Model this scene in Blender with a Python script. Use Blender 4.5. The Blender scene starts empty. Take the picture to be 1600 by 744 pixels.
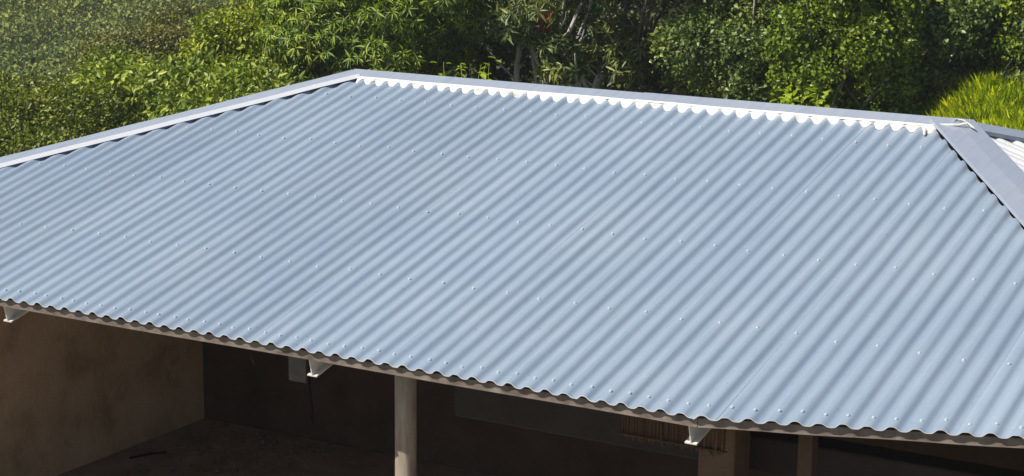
import bpy, bmesh, math, random
import numpy as np
from mathutils import Vector, Matrix
S = bpy.context.scene
COL = S.collection
R_ = math.radians
random.seed(4); RNG = np.random.default_rng(11)

# ------------------------------------------------------------------ camera
cam_d = bpy.data.cameras.new('camera'); cam = bpy.data.objects.new('camera', cam_d); COL.objects.link(cam)
cam_d.sensor_width = 36; cam_d.lens = 69.43; cam_d.clip_start = .05; cam_d.clip_end = 6000
right = Vector((0.86179, 0.50720, 0.00863)); down = Vector((0.11078, -0.17157, -0.97892)); fwd = Vector((-0.49503, 0.84458, -0.20404))
CAM = Vector((5.8978, -5.8986, 3.7647))
m = Matrix((right, -down, -fwd)).transposed().to_4x4(); m.translation = CAM
cam.matrix_world = m; S.camera = cam

# ------------------------------------------------------------------ light
SUN = Vector((-.37, -.57, .732)).normalized()          # towards the sun
el = math.asin(SUN.z)
w = bpy.data.worlds.new('World'); S.world = w; w.use_nodes = True
nt = w.node_tree; bg = nt.nodes['Background']
sky = nt.nodes.new('ShaderNodeTexSky'); sky.sky_type = 'NISHITA'; sky.sun_disc = False
sky.sun_elevation = el; sky.sun_rotation = math.atan2(SUN.x, SUN.y)
sky.air_density = 1.0; sky.dust_density = 1.0; sky.ozone_density = 1.0
nt.links.new(sky.outputs[0], bg.inputs[0]); bg.inputs[1].default_value = .078
sd = bpy.data.lights.new('sun', 'SUN'); sd.energy = 4.9; sd.angle = R_(.53); sd.color = (1, .95, .87)
so = bpy.data.objects.new('sun', sd); COL.objects.link(so); so.rotation_euler = SUN.to_track_quat('Z', 'Y').to_euler()
so.location = (-20, -10, 30)
S.view_settings.view_transform = 'Standard'; S.view_settings.look = 'None'
S.view_settings.exposure = 0; S.view_settings.gamma = 1
S.cycles.max_bounces = 8

# ------------------------------------------------------------------ materials
def new_mat(name):
    mt = bpy.data.materials.new(name); mt.use_nodes = True
    n = mt.node_tree.nodes; return mt, n, mt.node_tree.links, n['Principled BSDF']
def ramp(n, cols, pos=None):
    r = n.new('ShaderNodeValToRGB'); e = r.color_ramp.elements
    while len(e) < len(cols): e.new(.5)
    for i, c in enumerate(cols):
        e[i].position = pos[i] if pos else i / (len(cols) - 1); e[i].color = (*c, 1)
    return r
def surf(name, cols, scale=4, rough=.6, metal=0, bump=0, bscale=60, detail=6, stretch=None, spec=.5, pos=None, coat=0):
    mt, n, l, b = new_mat(name)
    tc = n.new('ShaderNodeTexCoord'); src = tc.outputs['Object']
    if stretch:
        mp = n.new('ShaderNodeMapping'); mp.inputs['Scale'].default_value = stretch; l.new(src, mp.inputs[0]); src = mp.outputs[0]
    nz = n.new('ShaderNodeTexNoise'); nz.inputs['Scale'].default_value = scale; nz.inputs['Detail'].default_value = detail; nz.inputs['Roughness'].default_value = .65
    l.new(src, nz.inputs[0]); r = ramp(n, cols, pos or [.3 + .4 * i / max(1, len(cols) - 1) for i in range(len(cols))])
    l.new(nz.outputs[0], r.inputs[0]); l.new(r.outputs[0], b.inputs['Base Color'])
    b.inputs['Roughness'].default_value = rough; b.inputs['Metallic'].default_value = metal
    b.inputs['Specular IOR Level'].default_value = spec; b.inputs['Coat Weight'].default_value = coat
    if bump:
        n2 = n.new('ShaderNodeTexNoise'); n2.inputs['Scale'].default_value = bscale; n2.inputs['Detail'].default_value = 5
        l.new(src, n2.inputs[0]); bp = n.new('ShaderNodeBump'); bp.inputs['Strength'].default_value = bump; bp.inputs['Distance'].default_value = .01
        l.new(n2.outputs[0], bp.inputs['Height']); l.new(bp.outputs[0], b.inputs['Normal'])
    return mt

def sheet_mat(name, base, var=.05, stretch=(42, 1.3, 1.3)):
    """painted corrugated steel: tint varies a little per sheet, faint dust, tiny bright and dark flecks"""
    mt, n, l, b = new_mat(name)
    oi = n.new('ShaderNodeObjectInfo'); tc = n.new('ShaderNodeTexCoord')
    hsv = n.new('ShaderNodeHueSaturation'); mr = n.new('ShaderNodeMapRange')
    mr.inputs['To Min'].default_value = 1 - var; mr.inputs['To Max'].default_value = 1 + var
    l.new(oi.outputs['Random'], mr.inputs[0]); l.new(mr.outputs[0], hsv.inputs['Value']); hsv.inputs['Color'].default_value = (*base, 1)
    d = n.new('ShaderNodeTexNoise'); d.inputs['Scale'].default_value = 1.6; d.inputs['Detail'].default_value = 8; d.inputs['Roughness'].default_value = .7
    l.new(tc.outputs['Object'], d.inputs[0])
    r1 = ramp(n, [(.94, .95, .97), (1.04, 1.03, 1.0)], [.35, .68]); l.new(d.outputs[0], r1.inputs[0])
    mx = n.new('ShaderNodeMixRGB'); mx.blend_type = 'MULTIPLY'; mx.inputs[0].default_value = 1
    l.new(hsv.outputs[0], mx.inputs[1]); l.new(r1.outputs[0], mx.inputs[2])
    v = n.new('ShaderNodeTexNoise'); v.inputs['Scale'].default_value = 55; v.inputs['Detail'].default_value = 3; l.new(tc.outputs['Object'], v.inputs[0])
    r2 = ramp(n, [(.72, .74, .78), (1, 1, 1), (1, 1, 1), (1.25, 1.25, 1.22)], [.25, .33, .68, .76]); l.new(v.outputs[0], r2.inputs[0])
    m2 = n.new('ShaderNodeMixRGB'); m2.blend_type = 'MULTIPLY'; m2.inputs[0].default_value = .8
    l.new(mx.outputs[0], m2.inputs[1]); l.new(r2.outputs[0], m2.inputs[2]); l.new(m2.outputs[0], b.inputs['Base Color'])
    mp = n.new('ShaderNodeMapping'); mp.inputs['Scale'].default_value = stretch; l.new(tc.outputs['Object'], mp.inputs[0])
    st = n.new('ShaderNodeTexNoise'); st.inputs['Scale'].default_value = 1; st.inputs['Detail'].default_value = 7; st.inputs['Roughness'].default_value = .7; l.new(mp.outputs[0], st.inputs[0])
    r4 = ramp(n, [(.80, .82, .84), (1, 1, 1), (1.08, 1.06, 1.03)], [.28, .5, .74]); l.new(st.outputs[0], r4.inputs[0])
    m3 = n.new('ShaderNodeMixRGB'); m3.blend_type = 'MULTIPLY'; m3.inputs[0].default_value = .75
    l.new(m2.outputs[0], m3.inputs[1]); l.new(r4.outputs[0], m3.inputs[2]); l.new(m3.outputs[0], b.inputs['Base Color'])
    r3 = ramp(n, [(.30, .30, .30), (.46, .46, .46)], [.3, .7]); l.new(d.outputs[0], r3.inputs[0]); l.new(r3.outputs[0], b.inputs['Roughness'])
    b.inputs['Metallic'].default_value = 0; b.inputs['Specular IOR Level'].default_value = .5
    bp = n.new('ShaderNodeBump'); bp.inputs['Strength'].default_value = .10; bp.inputs['Distance'].default_value = .004
    n3 = n.new('ShaderNodeTexNoise'); n3.inputs['Scale'].default_value = 9; l.new(tc.outputs['Object'], n3.inputs[0])
    l.new(n3.outputs[0], bp.inputs['Height']); l.new(bp.outputs[0], b.inputs['Normal'])
    return mt

def leaf_mat(name, cols, rough=.42, trans=.17, scale=1.3, spec=.45):
    """each leaf takes a colour of its own; broad patches lean yellow or blue"""
    mt, n, l, b = new_mat(name)
    g = n.new('ShaderNodeNewGeometry'); r = ramp(n, cols); l.new(g.outputs['Random Per Island'], r.inputs[0])
    tc = n.new('ShaderNodeTexCoord'); nz = n.new('ShaderNodeTexNoise'); nz.inputs['Scale'].default_value = scale; nz.inputs['Detail'].default_value = 3
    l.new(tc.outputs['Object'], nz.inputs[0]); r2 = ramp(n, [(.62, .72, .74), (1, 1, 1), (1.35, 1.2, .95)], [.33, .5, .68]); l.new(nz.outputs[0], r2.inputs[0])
    mx = n.new('ShaderNodeMixRGB'); mx.blend_type = 'MULTIPLY'; mx.inputs[0].default_value = .8
    l.new(r.outputs[0], mx.inputs[1]); l.new(r2.outputs[0], mx.inputs[2]); l.new(mx.outputs[0], b.inputs['Base Color'])
    b.inputs['Roughness'].default_value = rough; b.inputs['Specular IOR Level'].default_value = spec
    tr = n.new('ShaderNodeBsdfTranslucent'); ty = n.new('ShaderNodeMixRGB'); ty.blend_type = 'MULTIPLY'; ty.inputs[0].default_value = 1
    ty.inputs[2].default_value = (1.3, 1.5, .5, 1); l.new(mx.outputs[0], ty.inputs[1]); l.new(ty.outputs[0], tr.inputs[0])
    ms = n.new('ShaderNodeMixShader'); ms.inputs[0].default_value = trans
    l.new(b.outputs[0], ms.inputs[1]); l.new(tr.outputs[0], ms.inputs[2]); l.new(ms.outputs[0], n['Material Output'].inputs[0])
    return mt

M = {}
M['sheet'] = sheet_mat('painted_sheet', (.318, .392, .486))
M['sheet_glare'] = sheet_mat('sky_glare_sheet', (.74, .75, .74), .02)  # right end slope: reflected sky glare put into its white colour
M['edge'] = surf('cut_edge', [(.78, .8, .82), (.85, .86, .87)], rough=.4)  # cut rim of the sheets; edge glare put into its pale colour and thickness
M['cap'] = sheet_mat('painted_capping', (.37, .41, .485), .03)
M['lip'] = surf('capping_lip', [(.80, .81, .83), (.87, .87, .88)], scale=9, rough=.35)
M['sealant'] = surf('white_sealant', [(.50, .46, .40), (.74, .715, .67), (.82, .80, .765)], scale=16, rough=.7, bump=.5, bscale=70)
M['screw'] = surf('zinc_screw', [(.56, .60, .65), (.68, .71, .75)], rough=.45, metal=.1)
M['purlin'] = surf('primer_steel', [(.11, .08, .065), (.19, .15, .125), (.27, .225, .19)], scale=14, rough=.6, bump=.2)
M['beam'] = surf('dirty_white_steel', [(.62, .58, .52), (.80, .77, .71), (.86, .84, .80)], scale=18, rough=.55, bump=.2)
M['post'] = surf('stained_concrete', [(.13, .085, .055), (.34, .275, .21), (.52, .47, .40)], scale=9, rough=.85, bump=.5, bscale=40, stretch=(1, 1, .22))
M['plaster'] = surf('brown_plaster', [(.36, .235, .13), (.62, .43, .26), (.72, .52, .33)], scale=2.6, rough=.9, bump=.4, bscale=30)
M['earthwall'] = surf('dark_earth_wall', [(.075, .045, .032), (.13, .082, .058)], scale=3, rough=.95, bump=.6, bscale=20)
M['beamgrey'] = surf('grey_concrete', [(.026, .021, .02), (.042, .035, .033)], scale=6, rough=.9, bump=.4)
M['pier'] = surf('brown_pier', [(.10, .065, .04), (.17, .115, .075)], scale=5, rough=.9, bump=.4)
M['bracket'] = surf('grey_plate', [(.07, .062, .055), (.12, .108, .098)], scale=10, rough=.7)
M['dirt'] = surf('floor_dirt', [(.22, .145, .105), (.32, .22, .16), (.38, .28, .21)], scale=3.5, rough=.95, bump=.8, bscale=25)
M['rubble'] = surf('rubble', [(.10, .07, .055), (.22, .165, .125)], scale=8, rough=.95)
M['reed'] = surf('brown_reed', [(.028, .016, .008), (.06, .032, .015), (.10, .055, .025)], scale=12, rough=.8, stretch=(1, 1, .1))
M['wood'] = surf('pale_wood', [(.28, .22, .15), (.45, .37, .27)], scale=14, rough=.8, stretch=(.3, 1, 1))
M['dark'] = surf('dark_cable', [(.008, .008, .008), (.015, .013, .013)], rough=.95, spec=.1)
M['bark'] = surf('grey_bark', [(.14, .115, .09), (.30, .27, .22), (.46, .43, .37)], scale=7, rough=.9, bump=.7, bscale=30, stretch=(1, 1, .35))
M['palebark'] = surf('pale_bark', [(.34, .31, .26), (.55, .52, .46), (.66, .63, .57)], scale=5, rough=.85, bump=.5)
M['darkbark'] = surf('dark_bark', [(.05, .04, .03), (.12, .10, .08), (.26, .23, .18)], scale=6, rough=.9, bump=.7)
M['red'] = surf('red_cloth', [(.30, .035, .03), (.45, .07, .055)], scale=6, rough=.8)
M['orange'] = surf('orange_petal', [(.85, .33, .03), (.9, .5, .05)], rough=.5)
# foliage
M['mango'] = leaf_mat('mango_leaf', [(0.042, 0.075, 0.007), (0.163, 0.254, 0.019), (0.273, 0.363, 0.026), (0.416, 0.465, 0.041)])
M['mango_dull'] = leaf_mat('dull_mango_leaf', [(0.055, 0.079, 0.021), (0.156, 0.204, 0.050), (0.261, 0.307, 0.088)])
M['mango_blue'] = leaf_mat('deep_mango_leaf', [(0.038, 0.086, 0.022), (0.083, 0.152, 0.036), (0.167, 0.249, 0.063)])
M['small'] = leaf_mat('small_leaf', [(0.053, 0.074, 0.009), (0.189, 0.227, 0.021), (0.309, 0.349, 0.036)])
M['olive'] = leaf_mat('olive_leaf', [(0.112, 0.112, 0.031), (0.189, 0.198, 0.044), (0.293, 0.276, 0.075)])
M['yellowgreen'] = leaf_mat('yellow_green_leaf', [(0.086, 0.121, 0.008), (0.287, 0.356, 0.020), (0.497, 0.520, 0.034)])
M['bright'] = leaf_mat('bright_leaf', [(0.082, 0.127, 0.013), (0.271, 0.356, 0.041), (0.458, 0.508, 0.073)])
M['round'] = leaf_mat('round_leaf', [(0.042, 0.067, 0.016), (0.148, 0.214, 0.044), (0.275, 0.343, 0.086)], rough=.35)
M['vine'] = leaf_mat('vine_leaf', [(0.051, 0.082, 0.007), (0.181, 0.262, 0.017), (0.300, 0.389, 0.025)], rough=.4)
M['lime'] = leaf_mat('lime_leaf', [(0.276, 0.378, 0.024), (0.442, 0.529, 0.036), (0.580, 0.630, 0.072)], trans=.4)
M['grass'] = leaf_mat('grass_blade', [(0.335, 0.452, 0.011), (0.617, 0.691, 0.013), (0.925, 0.904, 0.028)], trans=.35, scale=.8)
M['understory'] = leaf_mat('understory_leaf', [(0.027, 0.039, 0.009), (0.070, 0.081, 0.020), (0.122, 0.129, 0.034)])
M['farleaf'] = leaf_mat('far_leaf', [(0.052, 0.078, 0.022), (0.173, 0.224, 0.052), (0.284, 0.325, 0.071), (0.371, 0.383, 0.097)], rough=.7, trans=.15, scale=.09, spec=.15)
M['ground'] = surf('hill_ground', [(.025, .032, .014), (.05, .058, .022), (.085, .075, .04)], scale=.35, rough=1, bump=.5, bscale=3)
M['yard'] = surf('yard_soil', [(.055, .05, .026), (.085, .066, .042), (.12, .09, .06)], scale=1.2, rough=1, bump=.6, bscale=12)

# ------------------------------------------------------------------ object helpers
def thing(name, label, cat, loc=(0, 0, 0), group=None):
    o = bpy.data.objects.new(name, None); COL.objects.link(o); o.location = loc; o.empty_display_size = .3
    o['label'] = label; o['category'] = cat
    if group: o['group'] = group
    return o
def tag(o, label, cat, group=None):
    o['label'] = label; o['category'] = cat
    if group: o['group'] = group
    return o
def link(name, me, parent=None, loc=None):
    o = bpy.data.objects.new(name, me); COL.objects.link(o)
    if parent:
        o.parent = parent
        base = parent.matrix_world if False else None
    if loc is not None: o.location = loc
    return o
def mesh(name, verts, faces, mats, smooth=True):
    me = bpy.data.meshes.new(name); me.from_pydata([tuple(v) for v in verts], [], faces)
    for mm in (mats if isinstance(mats, (list, tuple)) else [mats]): me.materials.append(mm)
    if smooth: me.polygons.foreach_set('use_smooth', [True] * len(me.polygons))
    me.update(); return me
def np_mesh(name, V, F, mt, smooth=False):
    """V (n,3), F (m,k) arrays"""
    me = bpy.data.meshes.new(name); k = F.shape[1]
    me.vertices.add(len(V)); me.vertices.foreach_set('co', V.astype(np.float32).ravel())
    me.loops.add(F.size); me.loops.foreach_set('vertex_index', F.astype(np.int32).ravel())
    me.polygons.add(len(F)); me.polygons.foreach_set('loop_start', np.arange(0, F.size, k, dtype=np.int32))
    me.materials.append(mt)
    if smooth: me.polygons.foreach_set('use_smooth', np.ones(len(F), bool))
    me.update(calc_edges=True); me.validate(); return me
def box_bm(bm, c, s, rot=None, bev=0):
    g = bmesh.ops.create_cube(bm, size=1)
    mt = Matrix.Translation(c) @ (rot or Matrix()) @ Matrix.Diagonal((*s, 1))
    bmesh.ops.transform(bm, matrix=mt, verts=g['verts'])
    if bev:
        bmesh.ops.bevel(bm, geom=list({e for v in g['verts'] for e in v.link_edges}), offset=bev, segments=2, affect='EDGES', profile=.5)
def bm_obj(name, bm, mt, parent=None, smooth=False):
    me = bpy.data.meshes.new(name); bm.to_mesh(me); bm.free(); me.materials.append(mt)
    if smooth: me.polygons.foreach_set('use_smooth', [True] * len(me.polygons))
    return link(name, me, parent)
def box(name, c, s, mt, parent=None, rot=None, bev=.004):
    bm = bmesh.new(); box_bm(bm, c, s, rot, bev); return bm_obj(name, bm, mt, parent)
def tube_arrays(pts, rads, seg=8):
    pts = [Vector(p) for p in pts]; V = []; F = []
    for i, p in enumerate(pts):
        d = (pts[min(i + 1, len(pts) - 1)] - pts[max(i - 1, 0)]).normalized()
        a = d.cross(Vector((0, 0, 1)) if abs(d.z) < .9 else Vector((1, 0, 0))).normalized(); b = d.cross(a)
        for k in range(seg):
            t = 2 * math.pi * k / seg; V.append(p + (a * math.cos(t) + b * math.sin(t)) * rads[i])
    for i in range(len(pts) - 1):
        for k in range(seg):
            F.append((i * seg + k, i * seg + (k + 1) % seg, (i + 1) * seg + (k + 1) % seg, (i + 1) * seg + k))
    n = len(V); V += [pts[0], pts[-1]]
    for k in range(seg):
        F.append((n, (k + 1) % seg, k)); o = (len(pts) - 1) * seg; F.append((n + 1, o + k, o + (k + 1) % seg))
    return V, F
def tubes(name, chains, mt, parent=None, seg=8):
    V = []; F = []
    for pts, rads in chains:
        v, f = tube_arrays(pts, rads, seg); o = len(V); V += v; F += [tuple(i + o for i in q) for q in f]
    return link(name, mesh(name, V, F, mt), parent)

# ------------------------------------------------------------------ terrain
HF = Vector((-.5057, .8627)); HR = Vector((.8627, .5057))
def uv(x, y):
    d = Vector((x - CAM.x, y - CAM.y)); return d.dot(HR), d.dot(HF)
def sm(a, b, x):
    t = min(1, max(0, (x - a) / (b - a))); return t * t * (3 - 2 * t)
def ground_z(x, y):
    u, v = uv(x, y); s = u / max(v, 6)
    h = -1.25 * sm(13, 24, v)                                        # yard falls away behind the house
    left = 1 - sm(-.16, .0, s)
    h += left * (-1.6 * sm(15, 32, v))
    h += 1.38 * sm(.150, .245, s) * sm(15.5, 22, v) * (1 - sm(34, 50, v)) # grassy bank on the right
    h += -8.3 * sm(40, 86, v) * (.6 + .4 * left)
    h += 5.2 * sm(86, 128, v) + 24 * sm(120, 300, v) + 10 * sm(300, 620, v)
    h += .12 * math.sin(x * .9 + 1) * math.sin(y * .8) * sm(12, 20, v) + .8 * math.sin(x * .07) * math.sin(y * .06 + 1) * sm(60, 110, v)
    return h
def build_ground():
    rr = [0, 2, 4, 6, 8] + [8 * 1.09 ** k for k in range(1, 53)]; nA = 120; V = []; F = []
    cx, cy = 1.5, 2.5
    for r in rr:
        for k in range(nA):
            t = 2 * math.pi * k / nA; x = cx + r * math.cos(t); y = cy + r * math.sin(t); V.append((x, y, ground_z(x, y) - .05))
    for i in range(len(rr) - 1):
        for k in range(nA): F.append((i * nA + k, i * nA + (k + 1) % nA, (i + 1) * nA + (k + 1) % nA, (i + 1) * nA + k))
    o = link('ground', mesh('ground', V, F, M['ground'])); o['kind'] = 'structure'
build_ground()
# bare yard round the house
V = []; F = []; n = 40
for j in range(n + 1):
    for i in range(n + 1):
        x = -5 + 13 * i / n; y = -6 + 13 * j / n; V.append((x, y, ground_z(x, y) - .02 + .012 * math.sin(3 * x) * math.sin(2.3 * y)))
for j in range(n):
    for i in range(n): a = j * (n + 1) + i; F.append((a, a + 1, a + n + 2, a + n + 1))
o = link('yard', mesh('yard', V, F, M['yard'])); o['kind'] = 'structure'

bmf = bmesh.new(); box_bm(bmf, (1.4, -1.3, .0), (8.4, 2.6, .05), None, .01)
M['bounce'] = surf('pale_bounce', [(.40, .36, .30), (.48, .435, .37)], scale=2, rough=.9, bump=.4)
o = bm_obj('bounce_slab', bmf, M['bounce']); o['kind'] = 'structure'  # unseen pale slab, added to bounce sunlight in under the eave

# ================================================================== THE HOUSE
EZ = 1.80; PH = R_(14); P = .076
LR = 2.785; XL, XR = -.12, 3.15                         # sloping length to the ridge, ridge ends
HS = .728                                               # hip: dX per unit of slope length
YR = LR * math.cos(PH); ZR = EZ + LR * math.sin(PH)
RUN = YR * HS / math.cos(PH); PE = math.atan2(ZR - EZ, RUN); LE = math.hypot(RUN, ZR - EZ)
KX = 41.7
house = thing('house', 'low house with hipped blue-grey corrugated metal roof, open under its front eave', 'house', (0, 0, 0))

class Frame:
    def __init__(s, o, ex, ey): s.o = Vector(o); s.ex = Vector(ex); s.ey = Vector(ey); s.ez = s.ex.cross(s.ey)
    def __call__(s, a, b, n=0): return s.o + s.ex * a + s.ey * b + s.ez * n
FF = Frame((0, 0, EZ), (1, 0, 0), (0, math.cos(PH), math.sin(PH)))                 # front: a = X, b up-slope from the eave
FB = Frame((0, 2 * YR, EZ), (-1, 0, 0), (0, -math.cos(PH), math.sin(PH)))
FRt = Frame((XR + RUN, YR, EZ), (0, 1, 0), (-math.cos(PE), 0, math.sin(PE)))
FLt = Frame((XL - RUN, YR, EZ), (0, -1, 0), (math.cos(PE), 0, math.sin(PE)))
AMP = .0089
def corr(c):
    return AMP * 1.05 * (math.cos(2 * math.pi * c) - .105 * math.cos(6 * math.pi * c)) - .0016 * (1 - math.cos(math.pi * c)) / 2 * (1 + math.cos(2 * math.pi * c)) / 1.0
def eave_b(c): return .0155 * max(0, c - KX)
def eave_shift(c): return .038 * max(0, c - KX) * P
def front_top(c):
    x = c * P; t = LR - .035
    if x < XL + .12: t = min(t, LR - (XL - x) / HS - .165)
    if x > XR - .12: t = min(t, LR - (x - XR) / HS - .165)
    return t
def hip_tri_top(c):                                     # triangular end slope
    return LE - abs(c * P) * LE / YR - .03
def back_top(c):
    x = -c * P; t = LR - .035
    if x < XL: t = min(t, LR - (XL - x) / HS - .03)
    if x > XR: t = min(t, LR - (x - XR) / HS - .03)
    return t
def make_sheet(fr, c0, c1, bot, top, shift, mt, rows=18, per=12, seed=0):
    rd = random.Random(seed); ph1, ph2 = rd.uniform(0, 6), rd.uniform(0, 6); tilt = rd.uniform(-.0006, .0006)
    nc = max(2, int(round((c1 - c0) * per))); V = []; ok = []
    for i in range(nc + 1):
        c = c0 + (c1 - c0) * i / nc; b0 = bot(c); b1 = top(c); good = b1 - b0 > .04; ok.append(good)
        b1 = max(b1, b0 + .001)
        lap = .0010 * (i / nc)
        for j in range(rows + 1):
            t = j / rows; b = b0 + (b1 - b0) * t
            a = c * P + shift(c) * (1 - b / LR)
            wv = .0009 * math.sin(2.3 * b + ph1 + c * .35) + .0006 * math.sin(5.1 * b + ph2 - c * .2) + tilt * b
            V.append(fr(a, b, corr(c) + lap + wv))
    F = []
    for i in range(nc):
        if ok[i] and ok[i + 1]:
            for j in range(rows):
                q = i * (rows + 1) + j; F.append((q, q + rows + 1, q + rows + 2, q + 1))
    if not F: return None
    me = mesh('roof_sheet', V, F, [mt, M['edge']])
    bm = bmesh.new(); bm.from_mesh(me); bmesh.ops.delete(bm, geom=[v for v in bm.verts if not v.link_faces], context='VERTS'); bm.to_mesh(me); bm.free()
    o = link('roof_sheet', me, house)
    sd = o.modifiers.new('thickness', 'SOLIDIFY'); sd.thickness = .0027; sd.offset = -1; sd.material_offset_rim = 1
    o.modifiers.new('crisp', 'EDGE_SPLIT').split_angle = R_(50)
    return o

# screw: neoprene washer, flange and hex head
def screw_mesh():
    bm = bmesh.new()
    bmesh.ops.create_cone(bm, cap_ends=True, segments=10, radius1=.0064, radius2=.0052, depth=.0028, matrix=Matrix.Translation((0, 0, .0014)))
    bmesh.ops.create_cone(bm, cap_ends=True, segments=6, radius1=.0044, radius2=.0038, depth=.0028, matrix=Matrix.Translation((0, 0, .0038)))
    me = bpy.data.meshes.new('screw'); bm.to_mesh(me); bm.free(); me.materials.append(M['screw']); return me
SCREW = screw_mesh()
front_sheets = []
for k, (c0, c1) in enumerate([(-28, -14), (-14, -4), (-4, 6), (6, 16), (16, 26), (26, 36), (36, 42), (42, 52), (52, 64.5)]):
    o = make_sheet(FF, c0 - .42, c1 + .62 if c1 < 64 else c1, eave_b, front_top, eave_shift, M['sheet'], rows=22, seed=k)
    if o: front_sheets.append((c0, c1, o))
for k in range(-2, 6):
    make_sheet(FB, -52 + k * 0 + (k + 2) * 11 - 12.4, -52 + (k + 2) * 11 - 1 + .2, lambda c: 0, back_top, lambda c: 0, M['sheet'], rows=6, per=8, seed=20 + k)
for k in range(7):
    make_sheet(FRt, -35.5 + k * 10 - .4, -35.5 + (k + 1) * 10 + .6, lambda c: max(0, ((-c * P) - 2.38) * 2.4), hip_tri_top, lambda c: 0, M['sheet_glare'], rows=14, per=10, seed=40 + k)
    make_sheet(FLt, -35.5 + k * 10 - .4, -35.5 + (k + 1) * 10 + .6, lambda c: 0, hip_tri_top, lambda c: 0, M['sheet'], rows=6, per=8, seed=50 + k)
def add_screw(c, b, jit=.0):
    own = [o for c0, c1, o in front_sheets if c0 <= c < c1]
    if not own: return
    a = c * P + eave_shift(c) * (1 - b / LR) + random.uniform(-.003, .003); b += random.uniform(-jit, jit)
    s = link('screw', SCREW, own[0])
    rm = Matrix((FF.ex, FF.ey, FF.ez)).transposed().to_4x4()
    rm = rm @ Matrix.Rotation(random.uniform(-.18, .18), 4, 'X') @ Matrix.Rotation(random.uniform(-.18, .18), 4, 'Y') @ Matrix.Rotation(random.uniform(0, 6), 4, 'Z')
    rm.translation = FF(a, b, corr(c) + .0016); s.matrix_local = rm
for c in range(-14, 57): add_screw(c, .062 + eave_b(c) * .97, .008)
for b in (.65, 1.27, 1.875, 2.46):
    for c in range(-19, 57, 2):
        if front_top(c) > b + .06: add_screw(c, b, .012)

# capping: a folded strip along a ridge or hip with a turned-down lip on each side
def capping(name, A, B, sides, w, lip, na, ne, seg=10, ext=(0, 0), mats=None, splay=.004):
    """sides: [(Frame-normal, in-plane outward dir)], strip points: lip bottom, edge, apex, edge, lip bottom"""
    A = Vector(A); B = Vector(B); d = (B - A).normalized(); A = A - d * ext[0]; B = B + d * ext[1]
    V = []; F = []; mi = []
    for i in range(seg + 1):
        p = A.lerp(B, i / seg); wob = .0012 * math.sin(i * 2.1) + random.uniform(-.0006, .0006)
        (n1, d1), (n2, d2) = sides
        e1 = p + d1 * w + n1 * (ne + wob); e2 = p + d2 * w + n2 * (ne - wob)
        ap = p + (n1 + n2).normalized() * na
        V += [e1 - n1 * lip + d1 * splay, e1, ap, e2, e2 - n2 * lip + d2 * splay]
    for i in range(seg):
        for j in range(4):
            q = i * 5 + j; F.append((q, q + 5, q + 6, q + 1)); mi.append(1 if j in (0, 3) else 0)
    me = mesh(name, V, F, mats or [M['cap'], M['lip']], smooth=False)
    me.polygons.foreach_set('material_index', mi)
    o = link(name, me, house)
    sd = o.modifiers.new('thickness', 'SOLIDIFY'); sd.thickness = .0016; sd.offset = -1
    bv = o.modifiers.new('fold', 'BEVEL'); bv.width = .003; bv.segments = 2; bv.limit_method = 'ANGLE'; bv.angle_limit = R_(14)
    return o
AL = Vector((XL, YR, ZR)); AR = Vector((XR, YR, ZR))
CFL = Vector((XL - RUN, 0, EZ)); CFR = Vector((XR + RUN, 0, EZ)); CBL = Vector((XL - RUN, 2 * YR, EZ)); CBR = Vector((XR + RUN, 2 * YR, EZ))
def inplane(fr, A, B, toward):
    d = (Vector(B) - Vector(A)).normalized(); p = fr.ez.cross(d).normalized()
    return p if p.dot(Vector(toward) - Vector(A)) > 0 else -p
def sides_for(A, B, f1, t1, f2, t2): return [(f1.ez, inplane(f1, A, B, t1)), (f2.ez, inplane(f2, A, B, t2))]
ctrF = FF(1.5, 1.0); ctrB = FB(-1.5, 1.0); ctrR = FRt(0, .8); ctrL = FLt(0, .8)
rs = sides_for(AL, AR, FF, ctrF, FB, ctrB)
mid = Vector((1.60, YR, ZR))
capping('ridge_cap', AL, mid, rs, .092, .008, .022, .021, 8, (.0, .03))
capping('ridge_cap', mid + Vector((0, 0, .0022)), AR + Vector((0, 0, .0022)), rs, .093, .008, .022, .021, 8, (0, .02))
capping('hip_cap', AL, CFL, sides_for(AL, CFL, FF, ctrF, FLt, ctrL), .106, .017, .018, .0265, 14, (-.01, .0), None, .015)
capping('hip_cap', AR, CFR, sides_for(AR, CFR, FF, ctrF, FRt, ctrR), .098, .013, .020, .0350, 14, (.02, -.30), [M['cap'], M['cap']])
capping('hip_cap', AR, CBR, sides_for(AR, CBR, FB, ctrB, FRt, ctrR), .112, .016, .022, .0245, 14, (.0, .0), [M['cap'], M['cap']])
capping('hip_cap', AL, CBL, sides_for(AL, CBL, FB, ctrB, FLt, ctrL), .112, .016, .022, .0245, 12, (.0, .0))

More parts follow.
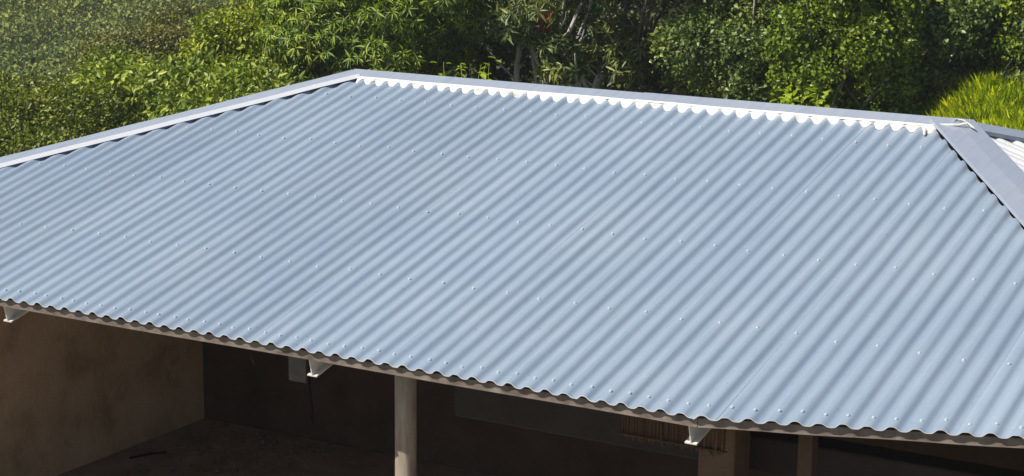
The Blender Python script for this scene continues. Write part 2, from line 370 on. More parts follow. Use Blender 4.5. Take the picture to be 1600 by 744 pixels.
# white sealant stuffed under the ridge capping: one scalloped fillet
def sealant_strip():
    V = []; F = []; c0, c1 = -.45, 41.35; n = int((c1 - c0) * 14); rd = random.Random(3)
    lump = {k: (rd.uniform(.75, 1.25), rd.uniform(-.09, .09), rd.uniform(0, 1)) for k in range(-3, 46)}
    for i in range(n + 1):
        c = c0 + (c1 - c0) * i / n; k = math.floor(c); s, off, q = lump[k]
        dist = abs((c - off * .5 + .5) % 1 - .5); tr = min(1, dist / .24) ** .75 # 1 over the trough, 0 on the crest
        ext = .003 + (.032 + .006 * math.cos(2 * math.pi * (c - off) + 3.14)) * (.45 + .55 * s) * tr + rd.uniform(-.0015, .0015)
        if q < .12: ext *= .6
        top_b = LR - .092 + .004; surfn = corr(c) + .0022
        low_b = top_b - ext
        crest_in = .010 * (1 - tr)
        V += [FF(c * P, top_b + .012, .019), FF(c * P, top_b - .002 - ext * .12 + crest_in, .0165 + rd.uniform(-.001, .001)),
              FF(c * P, top_b - ext * .62 + crest_in * .8, surfn + (.0165 - surfn) * .52 + rd.uniform(-.0012, .0012)),
              FF(c * P, low_b + .003, surfn + .0035), FF(c * P, low_b - .002, surfn - .001)]
    for i in range(n):
        for j in range(4): q = i * 5 + j; F.append((q, q + 1, q + 6, q + 5))
    me = mesh('sealant_fillet', V, F, M['sealant']); return link('sealant_fillet', me, house)
sealant_strip()
def smear(pts, r0):
    rd = random.Random(len(pts)); chain = [(pts, [r0 * rd.uniform(.7, 1.3) if 0 < i < len(pts) - 1 else r0 * .4 for i in range(len(pts))])]
    return tubes('sealant_smear', chain, M['sealant'], house, 6)
e = .026
smear([FF(XR - .10, LR - .10, .012), FF(XR - .085, LR - .125, .006), FF(XR - .08, LR - .15, .002), FF(XR - .075, LR - .165, .0)], .010)
smear([FF(XR - .06, LR - .097, e + .002), FF(XR + .01, LR - .092, e + .003), FF(XR + .06, LR - .085, e + .004), FF(XR + .09, LR - .06, e + .006), FF(XR + .12, LR - .085, e), FF(XR + .135, LR - .10, e - .002)], .0055)
smear([FF(XR + .02, LR - .015, .03), FF(XR + .06, LR - .03, .032), FF(XR + .085, LR - .055, .032)], .004)
smear([FRt(-.02, LE - .03, .03), FRt(-.035, LE - .08, .028), FRt(-.05, LE - .13, .024)], .005)

# eave purlin (two straight lengths that meet on the third rafter), angle section with a toe
def purlin(a0, a1, b0, b1, ntop=-.0170, h=.0285, w=.045, name='eave_purlin'):
    p0 = FF(a0, b0, 0); p1 = FF(a1, b1, 0); d = (p1 - p0).normalized(); up = Vector((0, 0, 1)); back = up.cross(d).normalized()
    prof = [(-.007, -h - .0035), (-.007, -h), (-.0015, -h), (-.0015, -.001), (0, 0), (w, .0), (w, -.003), (.003, -.003), (.003, -h), (w, -h), (w, -h - .0035)]
    prof = [(x, y + ntop) for x, y in prof]; V = []; F = []; n = len(prof); seg = 24
    for i in range(seg + 1):
        pp = p0.lerp(p1, i / seg); wv = .0012 * math.sin(i * .9)
        for x, y in prof: V.append(pp + back * x + up * (y + wv))
    for i in range(seg):
        for j in range(n): a = i * n + j; b = i * n + (j + 1) % n; F.append((a, b, b + n, a + n))
    F.append(tuple(range(n))[::-1]); F.append(tuple(range(seg * n, seg * n + n)))
    return link(name, mesh(name, V, F, M['purlin'], False), house)
KA = KX * P
purlin(-1.95, KA, .024, .024)
purlin(KA + .002, 4.95, .025, .025 + .0155 * (4.95 - KA) / P / 1.03)
for b in (.65, 1.27, 1.875, 2.46):                                              # inner purlins under the screw rows
    x0 = XL - (LR - b) * HS + .16; x1 = XR + (LR - b) * HS - .16
    box('purlin', FF((x0 + x1) / 2, b, -.0345), (x1 - x0, .04, .040), M['purlin'], house, Matrix.Rotation(PH, 4, 'X'), .002)

# I-beam rafters
def rafter(a, b0=.030, b1=2.70, h=.080, fw=.046, tf=.0052, tw=.0042, ntop=-.0535):
    V = []; F = []
    prof = [(-fw / 2, 0), (fw / 2, 0), (fw / 2, -tf), (tw / 2, -tf), (tw / 2, -h + tf), (fw / 2, -h + tf), (fw / 2, -h), (-fw / 2, -h), (-fw / 2, -h + tf), (-tw / 2, -h + tf), (-tw / 2, -tf), (-fw / 2, -tf)]
    n = len(prof)
    for b in (b0, b1):
        for x, y in prof: V.append(FF(a + x, b, y + ntop))
    for j in range(n): F.append((j, (j + 1) % n, n + (j + 1) % n, n + j))
    for o_ in (0, n):
        for q in ((0, 1, 2, 11), (11, 2, 3, 10), (10, 3, 4, 9), (9, 4, 5, 8), (8, 5, 6, 7)):
            F.append(tuple(o_ + k for k in (q if o_ == 0 else q[::-1])))
    me = mesh('rafter', V, F, M['beam'], False)
    bm = bmesh.new(); bm.from_mesh(me); bmesh.ops.recalc_face_normals(bm, faces=bm.faces); bm.to_mesh(me); bm.free()
    return link('rafter', me, house)
for a in (-.085, 1.515, 3.128): rafter(a)
rafter(4.55, .24, 1.1)
box('bracket_plate', (1.305, .25, 1.685), (.085, .008, .21), M['bracket'], house, None, .002)
# post, walls, floor
PX, PY = 1.729, .39
tubes('post', [([(PX, PY, 0), (PX + .001, PY, .5), (PX, PY, 1.1), (PX + .001, PY, 1.4), (PX, PY, 1.86)], [.0435, .043, .0435, .043, .0435])], M['post'], house, 20)
box('pier', (2.83, 1.02, .90), (.16, .16, 1.80), M['pier'], house, None, .012)
def wall(name, c, s, mt): return box(name, c, s, mt, house, None, .01)
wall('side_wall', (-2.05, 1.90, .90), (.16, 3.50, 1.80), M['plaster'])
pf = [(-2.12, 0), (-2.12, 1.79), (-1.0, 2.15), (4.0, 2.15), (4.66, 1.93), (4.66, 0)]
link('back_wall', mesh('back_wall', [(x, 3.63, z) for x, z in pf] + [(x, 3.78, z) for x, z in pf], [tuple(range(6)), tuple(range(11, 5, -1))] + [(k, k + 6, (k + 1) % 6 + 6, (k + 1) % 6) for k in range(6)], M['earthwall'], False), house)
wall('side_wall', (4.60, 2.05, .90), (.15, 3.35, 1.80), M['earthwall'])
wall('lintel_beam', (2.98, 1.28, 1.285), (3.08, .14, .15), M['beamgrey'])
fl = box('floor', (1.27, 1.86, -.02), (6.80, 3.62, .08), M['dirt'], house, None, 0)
# loose things under the eave
def rubble():
    V = []; F = []; rd = random.Random(8)
    for k in range(170):
        x = rd.uniform(-1.75, -.9) if k < 200 else rd.uniform(-1.7, 1.2); y = rd.uniform(1.9, 3.6); r = rd.uniform(.006, .026)
        b = len(V)
        for d in ((1, 0, 0), (-1, 0, 0), (0, 1, 0), (0, -1, 0), (0, 0, .8), (0, 0, -.6)):
            V.append((x + d[0] * r * rd.uniform(.6, 1.3), y + d[1] * r * rd.uniform(.6, 1.3), .025 + d[2] * r * rd.uniform(.5, 1.1)))
        for f in ((0, 2, 4), (2, 1, 4), (1, 3, 4), (3, 0, 4), (2, 0, 5), (1, 2, 5), (3, 1, 5), (0, 3, 5)): F.append(tuple(b + i for i in f))
    o = link('rubble', mesh('rubble', V, F, M['rubble'], False)); o['kind'] = 'stuff'
    o['label'] = 'scattered rubble on the dirt floor along the plaster side wall'
rubble()
tag(tubes('stick', [([(-1.80, 2.72, .035), (-1.74, 2.83, .04), (-1.69, 2.93, .035)], [.006, .008, .005])], M['dark']), 'dark stick lying on the dirt floor against the brown plaster wall', 'stick')
t = tag(box('timber_offcut', (1.56, 1.24, 1.385), (.17, .06, .045), M['wood'], None, Matrix.Rotation(.25, 4, 'Z')), 'pale timber offcut lying on the grey lintel beam behind the post', 'timber')
t2 = tag(tubes('hanging_cable', [([(1.31, .32, 1.60), (1.315, .32, 1.50), (1.325, .32, 1.42), (1.325, .325, 1.36)], [.004, .004, .006, .003])], M['dark']), 'dark cable hanging below the middle rafter', 'cable')
t3 = tag(tubes('strap', [([(1.045, .28, 1.66), (1.05, .28, 1.63), (1.066, .28, 1.605)], [.0035, .004, .002])], M['beamgrey']), 'short pale strap dangling under the eave, left of the middle rafter', 'strap')
# reed screen: upright brown reeds behind the right-hand rafter
scr = thing('reed_screen', 'brown screen of upright reeds hanging behind the right-hand rafter', 'screen', (0, 0, 0))
rd = random.Random(5); reed_meshes = []
for k in range(4):
    hgt = .285 + .004 * k; v, f = tube_arrays([(0, 0, 0), (.0012 * (k - 1), 0, -hgt * .5), (0, .002, -hgt)], [.0048, .0054, .0042], 6); reed_meshes.append(mesh('reed', v, f, M['reed']))
for k in range(58):
    o = link('reed', reed_meshes[k % 4], scr, (2.555 + k * .0076 + rd.uniform(-.001, .001), .66 + .003 * (k % 2) + rd.uniform(-.003, .003), 1.745 + rd.uniform(-.01, .01)))
    o.rotation_euler = (rd.uniform(-.02, .02), rd.uniform(-.012, .012), rd.uniform(0, 6))
for z_ in (1.70, 1.58, 1.465): tubes('reed_lath', [([(2.545, .652, z_), (3.005, .652, z_)], [.004, .004])], M['reed'], scr, 6)
# boards and an upright in the gloom
bd = [((1.15, 3.05, .05), (.9, .11, .022), .35), ((1.3, 2.85, .035), (1.1, .09, .022), .18), ((.9, 2.6, .03), (.7, .12, .022), -.2), ((2.1, 3.0, .05), (.8, .1, .03), .6)]
for (c_, s_, a_), lb in zip(bd, ('short dim board lying askew on another board on the dirt floor', 'longest dim board lying flat on the dirt floor behind the post', 'dim board lying slanted on the floor nearest the post', 'thick dim board lying on the floor right of the others')):
    tag(box('board', c_, s_, M['wood'], None, Matrix.Rotation(a_, 4, 'Z'), .003), lb, 'board', 'boards lying on the floor under the roof')
tag(box('timber_upright', (3.23, .9, .87), (.06, .06, 1.74), M['earthwall'], None, None, .004), 'dark reddish timber upright right of the reed screen', 'post')

# ================================================================== VEGETATION
def unit(a): return a / np.maximum(np.linalg.norm(a, axis=-1, keepdims=True), 1e-9)
def leaves(C, D, N, L, W, fold=.25, droop=.12):
    """kite-shaped leaves folded on the midrib: base C, axis D, normal N, length L, width W (arrays)"""
    D = unit(D); B = unit(np.cross(N, D)); N = unit(np.cross(D, B)); L = L[:, None]; W = W[:, None]
    base = C; tip = C + D * L - N * L * droop; mid = C + D * L * .45
    l = mid + B * W * .5 + N * W * fold; r = mid - B * W * .5 + N * W * fold
    V = np.stack([base, r, tip, l], 1).reshape(-1, 3); n = len(C); i = np.arange(n)[:, None] * 4
    F = np.concatenate([i + [[0, 1, 2]], i + [[0, 2, 3]]], 1).reshape(-1, 3)
    return V, F
def clump_centres(rx, ry, rz, n, rng, flat=-.5, inner=.55, lumps=9, lump=.32, per_bough=40):
    """points on the outsides of many boughs that bulge from an uneven ellipsoid, so that dark gaps stay between them"""
    K = max(8, n // per_bough); bd = unit(rng.normal(size=(K, 3))); br = rng.uniform(inner, .92, K) * (1 + lump * rng.uniform(-.6, .5, K))
    bc = bd * br[:, None]; bs = rng.uniform(.16, .36, K) * (26 / per_bough) ** .25 * min(1.5, (40 / K) ** .33 + .18)
    w_ = bs ** 2 / (bs ** 2).sum(); idx = rng.choice(K, n, p=w_)
    d = unit(rng.normal(size=(n, 3)) + bd[idx] * .55 + [0, 0, .45])
    p = (bc[idx] + d * (bs[idx] * rng.uniform(.75, 1.05, n))[:, None] * [1.15, 1.15, .8]) * [rx, ry, rz]
    p[:, 2] = np.maximum(p[:, 2], flat * rz + .1 * rng.normal(size=n) * rz)
    return p, unit(d + bd[idx] * .4)
def crown_small(rx, ry, rz, nclump, per, size, rng, spread=.16, aspect=.62, inner=.6, up=.5, flat=-.8, lump=.3):
    c, d = clump_centres(rx, ry, rz, nclump, rng, flat, inner, lump=lump)
    cc = np.repeat(c, per, 0); dd = np.repeat(d, per, 0); n = len(cc)
    C = cc + rng.normal(size=(n, 3)) * spread * [1, 1, .7]
    D = unit(rng.normal(size=(n, 3)) * .8 + dd * .5 + [0, 0, -.35]); N = unit(dd * .6 + [0, 0, up] + rng.normal(size=(n, 3)) * .75)
    L = size * rng.uniform(.6, 1.3, n); return leaves(C, D, N, L, L * aspect)
def crown_rosette(rx, ry, rz, ntip, per, length, rng, width=.26, inner=.6, flat=-.8, lump=.3, hang=.5):
    c, d = clump_centres(rx, ry, rz, ntip, rng, flat, inner, lump=lump)
    ax = unit(d + [0, 0, .5] + rng.normal(size=c.shape) * .35)
    t1 = unit(np.cross(ax, rng.normal(size=c.shape))); t2 = np.cross(ax, t1)
    cc = np.repeat(c, per, 0); a = np.repeat(ax, per, 0); u1 = np.repeat(t1, per, 0); u2 = np.repeat(t2, per, 0); n = len(cc)
    ph = np.tile(np.arange(per) * 2.4, ntip) + rng.normal(size=n) * .25; h = np.tile(np.linspace(-.3, .9, per), ntip)
    D = u1 * np.cos(ph)[:, None] + u2 * np.sin(ph)[:, None] + a * h[:, None] + [0, 0, -1] * np.array(hang * rng.uniform(.4, 1.3, n))[:, None]
    D = unit(D); C = cc + a * (rng.uniform(-.25, .1, n) * length)[:, None]
    N = unit(a + [0, 0, .4] + rng.normal(size=(n, 3)) * .2); L = length * rng.uniform(.7, 1.2, n)
    return leaves(C, D, N, L, L * width, .2, .22)
def limb_chain(p0, p1, r0, r1, rng, bend=.12, n=6):
    p0 = np.array(p0, float); p1 = np.array(p1, float); ln = np.linalg.norm(p1 - p0); o = rng.normal(size=(2, 3)) * bend * ln
    pts = []; rs_ = []
    for i in range(n + 1):
        t = i / n; pts.append(p0 + (p1 - p0) * t + o[0] * math.sin(math.pi * t) * .6 + o[1] * math.sin(2 * math.pi * t) * .25); rs_.append(r0 + (r1 - r0) * t)
    return pts, rs_
def tree(name, label, cat, xy, top_z, crown, bark, r=.09, limbs=6, lean=(0, 0), fork=.45, trunk_extra=None, crown_c=None, mats=None, group=None):
    """thing > trunk, crown. crown: (V, F) about the crown centre, crown_c: centre height above the base"""
    x, y = xy; z = ground_z(x, y) - .06
    t = thing(name, label, cat, (x, y, z), group)
    rng = np.random.default_rng(abs(hash(label)) % 1000 if False else int(abs(x * 97 + y * 31)) )
    cc = np.array([lean[0], lean[1], crown_c - z])
    V, F = crown
    fk = np.array([lean[0] * fork, lean[1] * fork, (cc[2]) * fork])
    chains = [limb_chain((0, 0, -.1), fk, r, r * .78, rng, .04)]
    ext = np.ptp(V, axis=0) / 2
    for k in range(limbs):
        a = 2 * math.pi * (k + rng.uniform(-.3, .3)) / limbs; q = rng.uniform(.45, .8)
        end = cc + [ext[0] * q * math.cos(a), ext[1] * q * math.sin(a), ext[2] * rng.uniform(-.3, .6)]
        st = fk * rng.uniform(.8, 1.0); pts, rr = limb_chain(st, end, r * .55, r * .12, rng, .1); chains.append((pts, rr))
        for s in range(2):
            i = rng.integers(2, 5); e2 = np.array(pts[i]) + unit(rng.normal(size=3) + [0, 0, .3]) * ext.mean() * .5; chains.append(limb_chain(pts[i], e2, rr[i] * .7, r * .07, rng, .1, 4))
    if trunk_extra: chains += trunk_extra
    tubes('trunk', chains, bark, t, 7)
    link('crown', np_mesh('crown', V + cc, F, mats), t)
    return t
def shrub(name, label, xy, crown, mt, zc, cat='shrub', stems=7, group=None):
    x, y = xy; z = ground_z(x, y) - .05; t = thing(name, label, cat, (x, y, z), group); V, F = crown; rng = np.random.default_rng(int(abs(x * 53 + y * 17)))
    cc = np.array([0, 0, zc - z]); ext = np.ptp(V, axis=0) / 2; chains = []
    for k in range(stems):
        a = 2 * math.pi * k / stems; end = cc + [ext[0] * .55 * math.cos(a), ext[1] * .55 * math.sin(a), ext[2] * rng.uniform(-.6, .0)]
        chains.append(limb_chain((.08 * math.cos(a), .08 * math.sin(a), 0), end, .03, .008, rng, .06, 5))
    tubes('stem', chains, M['darkbark'], t, 6); link('foliage', np_mesh('foliage', V + cc, F, mt), t); return t
G = lambda s: np.random.default_rng(s)

# far wooded hillside on the left: one mass
def far_wood():
    rng = G(1); Vs = []; Fs = []; o = 0; n = 2300
    v = 64 + 80 * rng.uniform(0, 1, n); u = rng.uniform(-.42, .0, n) * v
    keep = np.abs(u / v) < .5; u = u[keep]; v = v[keep]
    for a, b in zip(u, v):
        x = CAM.x + HR.x * a + HF.x * b; y = CAM.y + HR.y * a + HF.y * b; r = rng.uniform(.9, 2.3); z = ground_z(x, y) + r * .7
        k = int(150 * r); d = unit(rng.normal(size=(k, 3))); d[:, 2] = np.abs(d[:, 2]) * 1.1 - .25; d = unit(d)
        C = d * (r * rng.uniform(.75, 1.08, k))[:, None] * [1, 1, .85] + [x, y, z]
        D = unit(rng.normal(size=(k, 3)) + [0, 0, -.2]); N = unit(d + rng.normal(size=(k, 3)) * .4); L = rng.uniform(.13, .32, k)
        V, F = leaves(C, D, N, L, L * .7); Vs.append(V); Fs.append(F + o); o += len(V)
    ob = link('far_wood', np_mesh('far_wood', np.concatenate(Vs), np.concatenate(Fs), M['farleaf'])); ob['kind'] = 'stuff'
    ob['label'] = 'hazy green wood covering the far hillside'; ob['category'] = 'wood'
far_wood()
# ground cover under and behind the nearer trees
def understory():
    rng = G(2); n = 60000; u = rng.uniform(-16, 14, n); v = 19 + 45 * rng.uniform(0, 1, n) ** 1.3
    k = np.abs(u / v) < .40; u = u[k]; v = v[k]; n = len(u)
    x = CAM.x + HR.x * u + HF.x * v; y = CAM.y + HR.y * u + HF.y * v
    hgt = (.25 + .55 * (np.sin(x * 1.3) * np.sin(y * 1.1) * .5 + .5)) * rng.uniform(0, 1, n) ** .6 * (.7 + .012 * v)
    bank = (u / v > .13) & (v < 31); k = ~bank; x, y, hgt = x[k], y[k], hgt[k]; n = len(x)
    z = np.array([ground_z(a, b) for a, b in zip(x, y)])
    C = np.stack([x, y, z + hgt], 1); D = unit(rng.normal(size=(n, 3)) * [1, 1, .6] + [0, 0, .2]); N = unit(rng.normal(size=(n, 3)) * .5 + [0, 0, 1]); L = rng.uniform(.09, .22, n)
    V, F = leaves(C, D, N, L, L * .5); ob = link('undergrowth', np_mesh('undergrowth', V, F, M['understory'])); ob['kind'] = 'stuff'
    ob['label'] = 'dark undergrowth between and behind the trees'; ob['category'] = 'undergrowth'
understory()
# yellow-green tall grass on the bank at the right
def grass():
    rng = G(3); n = 120000; u = rng.uniform(2.5, 9.5, n); v = rng.uniform(16.8, 30, n); s = u / v
    tuft = np.sin(u * 3.1 + v * 1.3) * np.sin(v * 2.7 - u * .9)
    k = (s > .196 + .012 * tuft + .012 * rng.normal(size=n)) & (s < .46); u, v, tuft = u[k], v[k], tuft[k]; n = len(u)
    x = CAM.x + HR.x * u + HF.x * v; y = CAM.y + HR.y * u + HF.y * v; z = np.array([ground_z(a, b) for a, b in zip(x, y)])
    C = np.stack([x, y, z - .05], 1); D = unit(rng.normal(size=(n, 3)) * [.3, .3, 0] + [0, 0, 1]); N = unit(rng.normal(size=(n, 3)) * [1, 1, .1] + [.2, -.5, .2]); L = rng.uniform(.14, .36, n) * (1 + .12 * tuft)
    V, F = leaves(C, D, N, L, .006 + .006 * rng.uniform(0, 1, n), .2, .4); ob = link('grass', np_mesh('grass', V, F, M['grass'])); ob['kind'] = 'stuff'
    ob['label'] = 'tall yellow-green grass on the bank behind the right end of the roof'; ob['category'] = 'grass'
grass()

B = M
# --- left shrubs and small trees
shrub('shrub', 'dense dark small-leaved shrub behind the lower left hip', (-14.6, 15.2), crown_small(1.5, 1.3, .85, 1300, 22, .072, G(10), .10), B['small'], -.98)
shrub('shrub', 'yellowish shrub at the left edge behind the hip capping', (-14.1, 12.9), crown_small(.55, .55, .6, 300, 20, .085, G(11), .11), B['yellowgreen'], -.72)
shrub('shrub', 'green bushy shrub behind the dense dark shrub on the left', (-16.9, 19.0), crown_small(1.5, 1.5, .9, 1300, 22, .075, G(12), .11), B['small'], -1.0)
shrub('bush', 'bright green broad-leaved bush behind the middle of the left hip', (-12.6, 16.9), crown_small(1.45, 1.2, .75, 900, 15, .13, G(13), .16, .42, .55), B['bright'], -.45, 'bush')
shrub('bush', 'smaller bright broad-leaved bush further down the left hip', (-15.3, 18.6), crown_small(1.1, .9, .55, 520, 14, .125, G(14), .15, .42, .55), B['bright'], -.62, 'bush')
shrub('shrub', 'dull olive shrub on the slope below the far hillside', (-20.9, 25.8), crown_small(1.5, 1.4, 1.05, 1200, 20, .078, G(15), .12), B['olive'], -1.05)
shrub('shrub', 'olive green thicket left of the mango tree', (-18.2, 25.6), crown_small(1.6, 1.4, 1.15, 1300, 20, .078, G(16), .12), B['olive'], -.65)
shrub('shrub', 'yellow-green leafy shrub beside the mango tree', (-14.2, 20.6), crown_small(1.25, 1.2, 1.2, 1200, 20, .08, G(17), .11, .55), B['yellowgreen'], .05)
shrub('shrub', 'dark green shrub low on the left slope', (-22.6, 22.5), crown_small(1.4, 1.4, .8, 650, 20, .10, G(18), .14), B['small'], -1.9)
# --- centre
tree('mango_tree', 'big sunlit mango tree behind the left end of the ridge', 'tree', (-11.3, 19.1), 0, crown_rosette(1.85, 1.8, 1.75, 2700, 14, .15, G(20), .20, .5, -.95), B['bark'], .11, 7, crown_c=.95, mats=B['mango'])
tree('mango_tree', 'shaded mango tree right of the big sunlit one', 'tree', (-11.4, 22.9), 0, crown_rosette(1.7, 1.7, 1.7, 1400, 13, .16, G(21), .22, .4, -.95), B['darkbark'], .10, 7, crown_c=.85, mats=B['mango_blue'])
tree('mango_tree', 'open mango tree with forked pale trunk showing behind the ridge', 'tree', (-8.8, 20.05), 0, crown_rosette(1.35, 1.3, .95, 420, 12, .19, G(22), .22, .45, -.95), B['palebark'], .065, 6, fork=.25, crown_c=1.65, mats=B['mango_dull'],
     trunk_extra=[limb_chain((.05, .1, 0), (-.75, .35, 2.6), .06, .03, G(61)), limb_chain((.1, 0, 0), (.55, .3, 2.6), .05, .025, G(62)), limb_chain((0, 0, .9), (-.9, -.1, 1.7), .028, .012, G(63)), limb_chain((.1, 0, .8), (.8, -.2, .5), .025, .010, G(64))])
tree('mango_tree', 'young mango tree with grey trunk and pale hanging leaves', 'tree', (-7.96, 20.05), 0, crown_rosette(.85, .85, .62, 230, 12, .19, G(23), .22, .3, -.95), B['palebark'], .075, 5, fork=.6, crown_c=.55, mats=B['mango_dull'])
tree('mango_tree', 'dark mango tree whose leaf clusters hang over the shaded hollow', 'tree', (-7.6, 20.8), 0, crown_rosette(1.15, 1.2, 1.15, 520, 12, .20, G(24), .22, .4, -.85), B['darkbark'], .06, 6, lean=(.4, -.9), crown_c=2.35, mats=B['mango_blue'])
shrub('bush', 'shaded dark bush in the hollow below the overhanging leaves', (-9.0, 25.6), crown_small(1.5, 1.2, 1.0, 420, 18, .14, G(25), .15), B['understory'], -.35, 'bush')
tree('round_leaf_tree', 'bushy tree with small shiny round leaves, right of the hollow', 'tree', (-5.45, 20.4), 0, crown_small(1.25, 1.2, 1.35, 1600, 20, .068, G(26), .09, .75, .45), B['bark'], .07, 6, crown_c=.75, mats=B['round'])
tree('round_leaf_tree', 'darker round-leaved tree beside the vine-covered tree', 'tree', (-6.0, 23.0), 0, crown_small(1.3, 1.2, 1.5, 1100, 18, .085, G(27), .15, .75, .45), B['darkbark'], .08, 6, crown_c=1.2, mats=B['understory'])
# --- right
tree('vine_tree', 'tree wrapped from top to bottom in a wall of green vines', 'tree', (-4.0, 19.85), 0, crown_small(.86, 1.0, 1.75, 3000, 20, .066, G(30), .075, .8, .7, .15, -1.0, .22), B['bark'], .09, 6, crown_c=.75, mats=B['vine'])
tree('pale_trunk_tree', 'tree with a thin pale leaning trunk in a gap of the foliage', 'tree', (-3.55, 22.9), 0, crown_small(1.4, 1.3, .8, 1200, 18, .085, G(31), .11, .7), B['palebark'], .055, 5, lean=(.5, .9), fork=.7, crown_c=2.55, mats=B['vine'],
     trunk_extra=[limb_chain((-.35, -.1, 0), (-.55, .1, 3.0), .04, .022, G(65), .03), limb_chain((.2, .05, 1.9), (.95, -.1, 2.15), .02, .010, G(66)), limb_chain((.15, .05, 1.7), (-.45, .1, 2.3), .022, .012, G(67))])
shrub('bush', 'glossy dark green bush above the yellow grass', (-2.25, 21.3), crown_small(.72, .75, .95, 900, 18, .085, G(32), .09, .75), B['round'], .75, 'bush')
shrub('bush', 'leafy green bush at the right edge above the grass', (-2.0, 21.9), crown_small(1.1, 1.0, .85, 1000, 18, .08, G(33), .09, .6), B['vine'], 1.2, 'bush')
shrub('bush', 'low green bush at the foot of the pale trunk', (-3.35, 21.3), crown_small(.6, .6, .45, 600, 18, .07, G(34), .08, .7), B['small'], .12, 'bush')
shrub('shrub', 'tall dark shrub closing the view behind the right-hand bushes', (-2.9, 27.0), crown_small(2.3, 1.5, 1.9, 620, 17, .16, G(35), .18, .7), B['vine'], .9)
# --- second row, closing the gaps
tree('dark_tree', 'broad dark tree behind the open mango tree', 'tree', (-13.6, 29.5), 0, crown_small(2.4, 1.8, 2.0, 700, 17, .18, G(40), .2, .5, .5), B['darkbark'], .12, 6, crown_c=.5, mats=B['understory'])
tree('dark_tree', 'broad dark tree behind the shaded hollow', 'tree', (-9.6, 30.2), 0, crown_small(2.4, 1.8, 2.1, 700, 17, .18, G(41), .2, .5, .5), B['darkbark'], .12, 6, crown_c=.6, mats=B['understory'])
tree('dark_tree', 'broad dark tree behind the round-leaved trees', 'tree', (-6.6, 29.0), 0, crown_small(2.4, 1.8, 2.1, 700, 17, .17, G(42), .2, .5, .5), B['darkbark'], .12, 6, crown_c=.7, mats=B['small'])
tree('leafy_tree', 'green leafy tree behind the sunlit mango tree', 'tree', (-16.6, 27.6), 0, crown_small(2.0, 1.7, 1.6, 620, 17, .16, G(43), .18, .5, .5), B['bark'], .1, 6, crown_c=.25, mats=B['yellowgreen'])

# --- young lime-green plants: every leaf a part
def leaf_plant(name, label, xy, top, n, size, seed, mt, spread=.25, cat='plant'):
    x, y = xy; z = ground_z(x, y) - .03; t = thing(name, label, cat, (x, y, z)); rng = G(seed); h = top - z; ends = []; chains = []
    for k in range(max(3, n // 4)):
        a = rng.uniform(0, 6.28); e = np.array([spread * math.cos(a) * rng.uniform(.3, 1), spread * math.sin(a) * rng.uniform(.3, 1), h * rng.uniform(.78, .9)]); ends.append(e)
        chains.append(limb_chain((0, 0, 0), e, .005, .002, rng, .03, 5))
    tubes('stem', chains, mt, t, 6)
    v, f = leaves(np.zeros((1, 3)), np.array([[1., 0, 0]]), np.array([[0, 0, 1.]]), np.array([size]), np.array([size * .55]), .2, .2)
    v2 = np.array([[0, 0, 0], [.3, -.24, .05], [.7, -.2, .02], [1, 0, -.18], [.7, .2, .02], [.3, .24, .05], [.5, 0, -.03]]) * size
    me = mesh('leaf', v2.tolist(), [(0, 1, 6), (1, 2, 6), (2, 3, 6), (3, 4, 6), (4, 5, 6), (5, 0, 6)], mt)
    for k in range(n):
        e = ends[k % len(ends)]; d = unit(np.array([rng.normal(), rng.normal(), rng.uniform(-.3, .5)])); o = link('leaf', me, t)
        q = Vector(d).to_track_quat('X', 'Z').to_matrix().to_4x4() @ Matrix.Rotation(rng.uniform(-.6, .6), 4, 'X') @ Matrix.Scale(rng.uniform(.7, 1.2), 4)
        f_ = 1 - .55 * rng.uniform(0, 1) ** 1.6 * spread / h * 2.2; q.translation = Vector(e * f_ + rng.normal(size=3) * .04); o.matrix_local = q
    return t
leaf_plant('young_plant', 'lime-green young plant peeping over the right half of the ridge', (-.86, 10.78), 1.67, 120, .105, 51, B['lime'], .26)
leaf_plant('young_plant', 'second lime-green sprig just right of the first over the ridge', (-.76, 10.86), 1.60, 50, .09, 52, B['lime'], .13)
leaf_plant('sapling', 'lime-green sapling in front of the shaded mango tree', (-6.75, 14.5), 1.22, 46, .115, 53, B['lime'], .36, 'sapling')
leaf_plant('sapling', 'smaller light green sapling low behind the ridge', (-6.4, 14.65), 1.0, 40, .105, 54, B['bright'], .36, 'sapling')

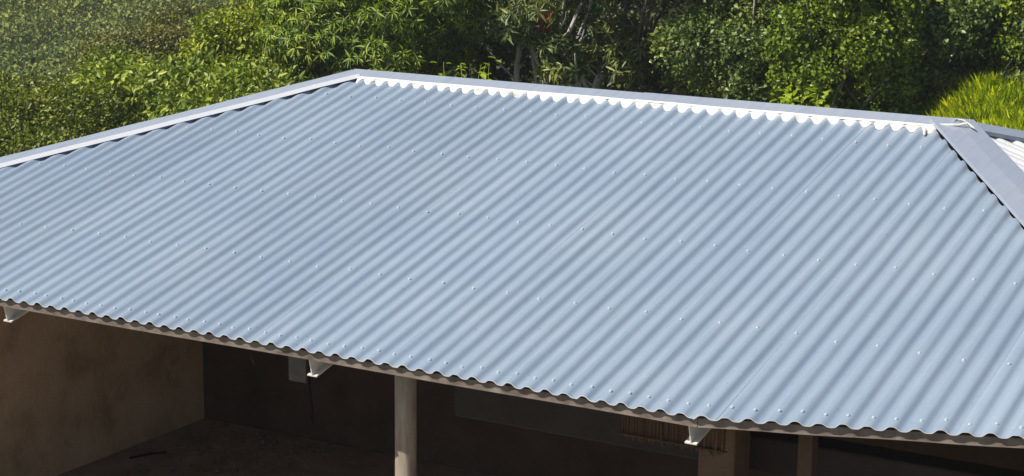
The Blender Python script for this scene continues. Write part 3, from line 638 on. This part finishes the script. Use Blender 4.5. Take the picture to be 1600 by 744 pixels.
# --- red cloth seen through the leaves, orange flower, bare pale tree on the far slope, palm frond
def cloth():
    V = []; F = []; n = 8
    for j in range(n + 1):
        for i in range(n + 1): V.append((.30 * (i / n - .5), .03 * math.sin(i * 1.4) + .02 * math.sin(j * 1.1), .34 * (j / n - .5) * (1 - .25 * i / n)))
    for j in range(n):
        for i in range(n): a = j * (n + 1) + i; F.append((a, a + 1, a + n + 2, a + n + 1))
    o = link('red_cloth', mesh('red_cloth', V, F, M['red']), None, (-8.45, 19.4, .97)); o.rotation_euler = (.2, .1, .5)
    o.modifiers.new('thickness', 'SOLIDIFY').thickness = .004
    tag(o, 'faded red cloth caught among the branches of the open mango tree', 'cloth')
cloth()
fl_t = thing('flower', 'single orange flower on the shrub left of the mango tree', 'flower', (-16.2, 22.35, .56))
fv = np.array([[0, 0, 0], [.06, -.045, .04], [.13, 0, .05], [.06, .045, .04]]); pm = mesh('petal', fv.tolist(), [(0, 1, 2), (0, 2, 3)], M['orange'])
for k in range(6):
    o = link('petal', pm, fl_t); o.rotation_euler = (0, -.3, k * math.pi / 3)
tubes('stem', [([(0, 0, 0), (.03, .0, -.6), (.1, 0, -1.3)], [.008, .010, .012])], M['bark'], fl_t, 6)
bx, by = -56.9, 65.3; bz = ground_z(bx, by)
bt = tubes('bare_tree', [([(bx + 1.6, by, bz - .3), (bx + 1.2, by, bz + 1.6), (bx + .8, by, bz + 3.0), (bx + .1, by, bz + 3.5), (bx - .6, by, bz + 4.2)], [.17, .15, .12, .10, .05]), ([(bx + .1, by, bz + 3.5), (bx - 1.0, by, bz + 3.9), (bx - 1.8, by, bz + 3.7)], [.09, .06, .03]), ([(bx + .8, by, bz + 3.0), (bx + 1.3, by, bz + 4.2)], [.08, .03]), ([(bx - .6, by, bz + 4.2), (bx - .3, by, bz + 5.0)], [.05, .02])], M['palebark'])
tag(bt, 'bare pale leaning tree on the far wooded hillside', 'tree')

# thin morning haze over the valley: one closed volume round the camera and everything built
hb = bmesh.new(); box_bm(hb, (1.5, 2.5, 10), (1560, 1560, 52)); hz = bpy.data.meshes.new('haze'); hb.to_mesh(hz); hb.free()
hm = bpy.data.materials.new('haze'); hm.use_nodes = True; hn = hm.node_tree.nodes; hn.clear()
ho = hn.new('ShaderNodeOutputMaterial'); hv = hn.new('ShaderNodeVolumePrincipled'); hv.inputs['Density'].default_value = .0007; hv.inputs['Color'].default_value = (.90, .95, .97, 1)
hm.node_tree.links.new(hv.outputs[0], ho.inputs['Volume']); hz.materials.append(hm); ho_ = link('haze', hz); ho_['kind'] = 'stuff'
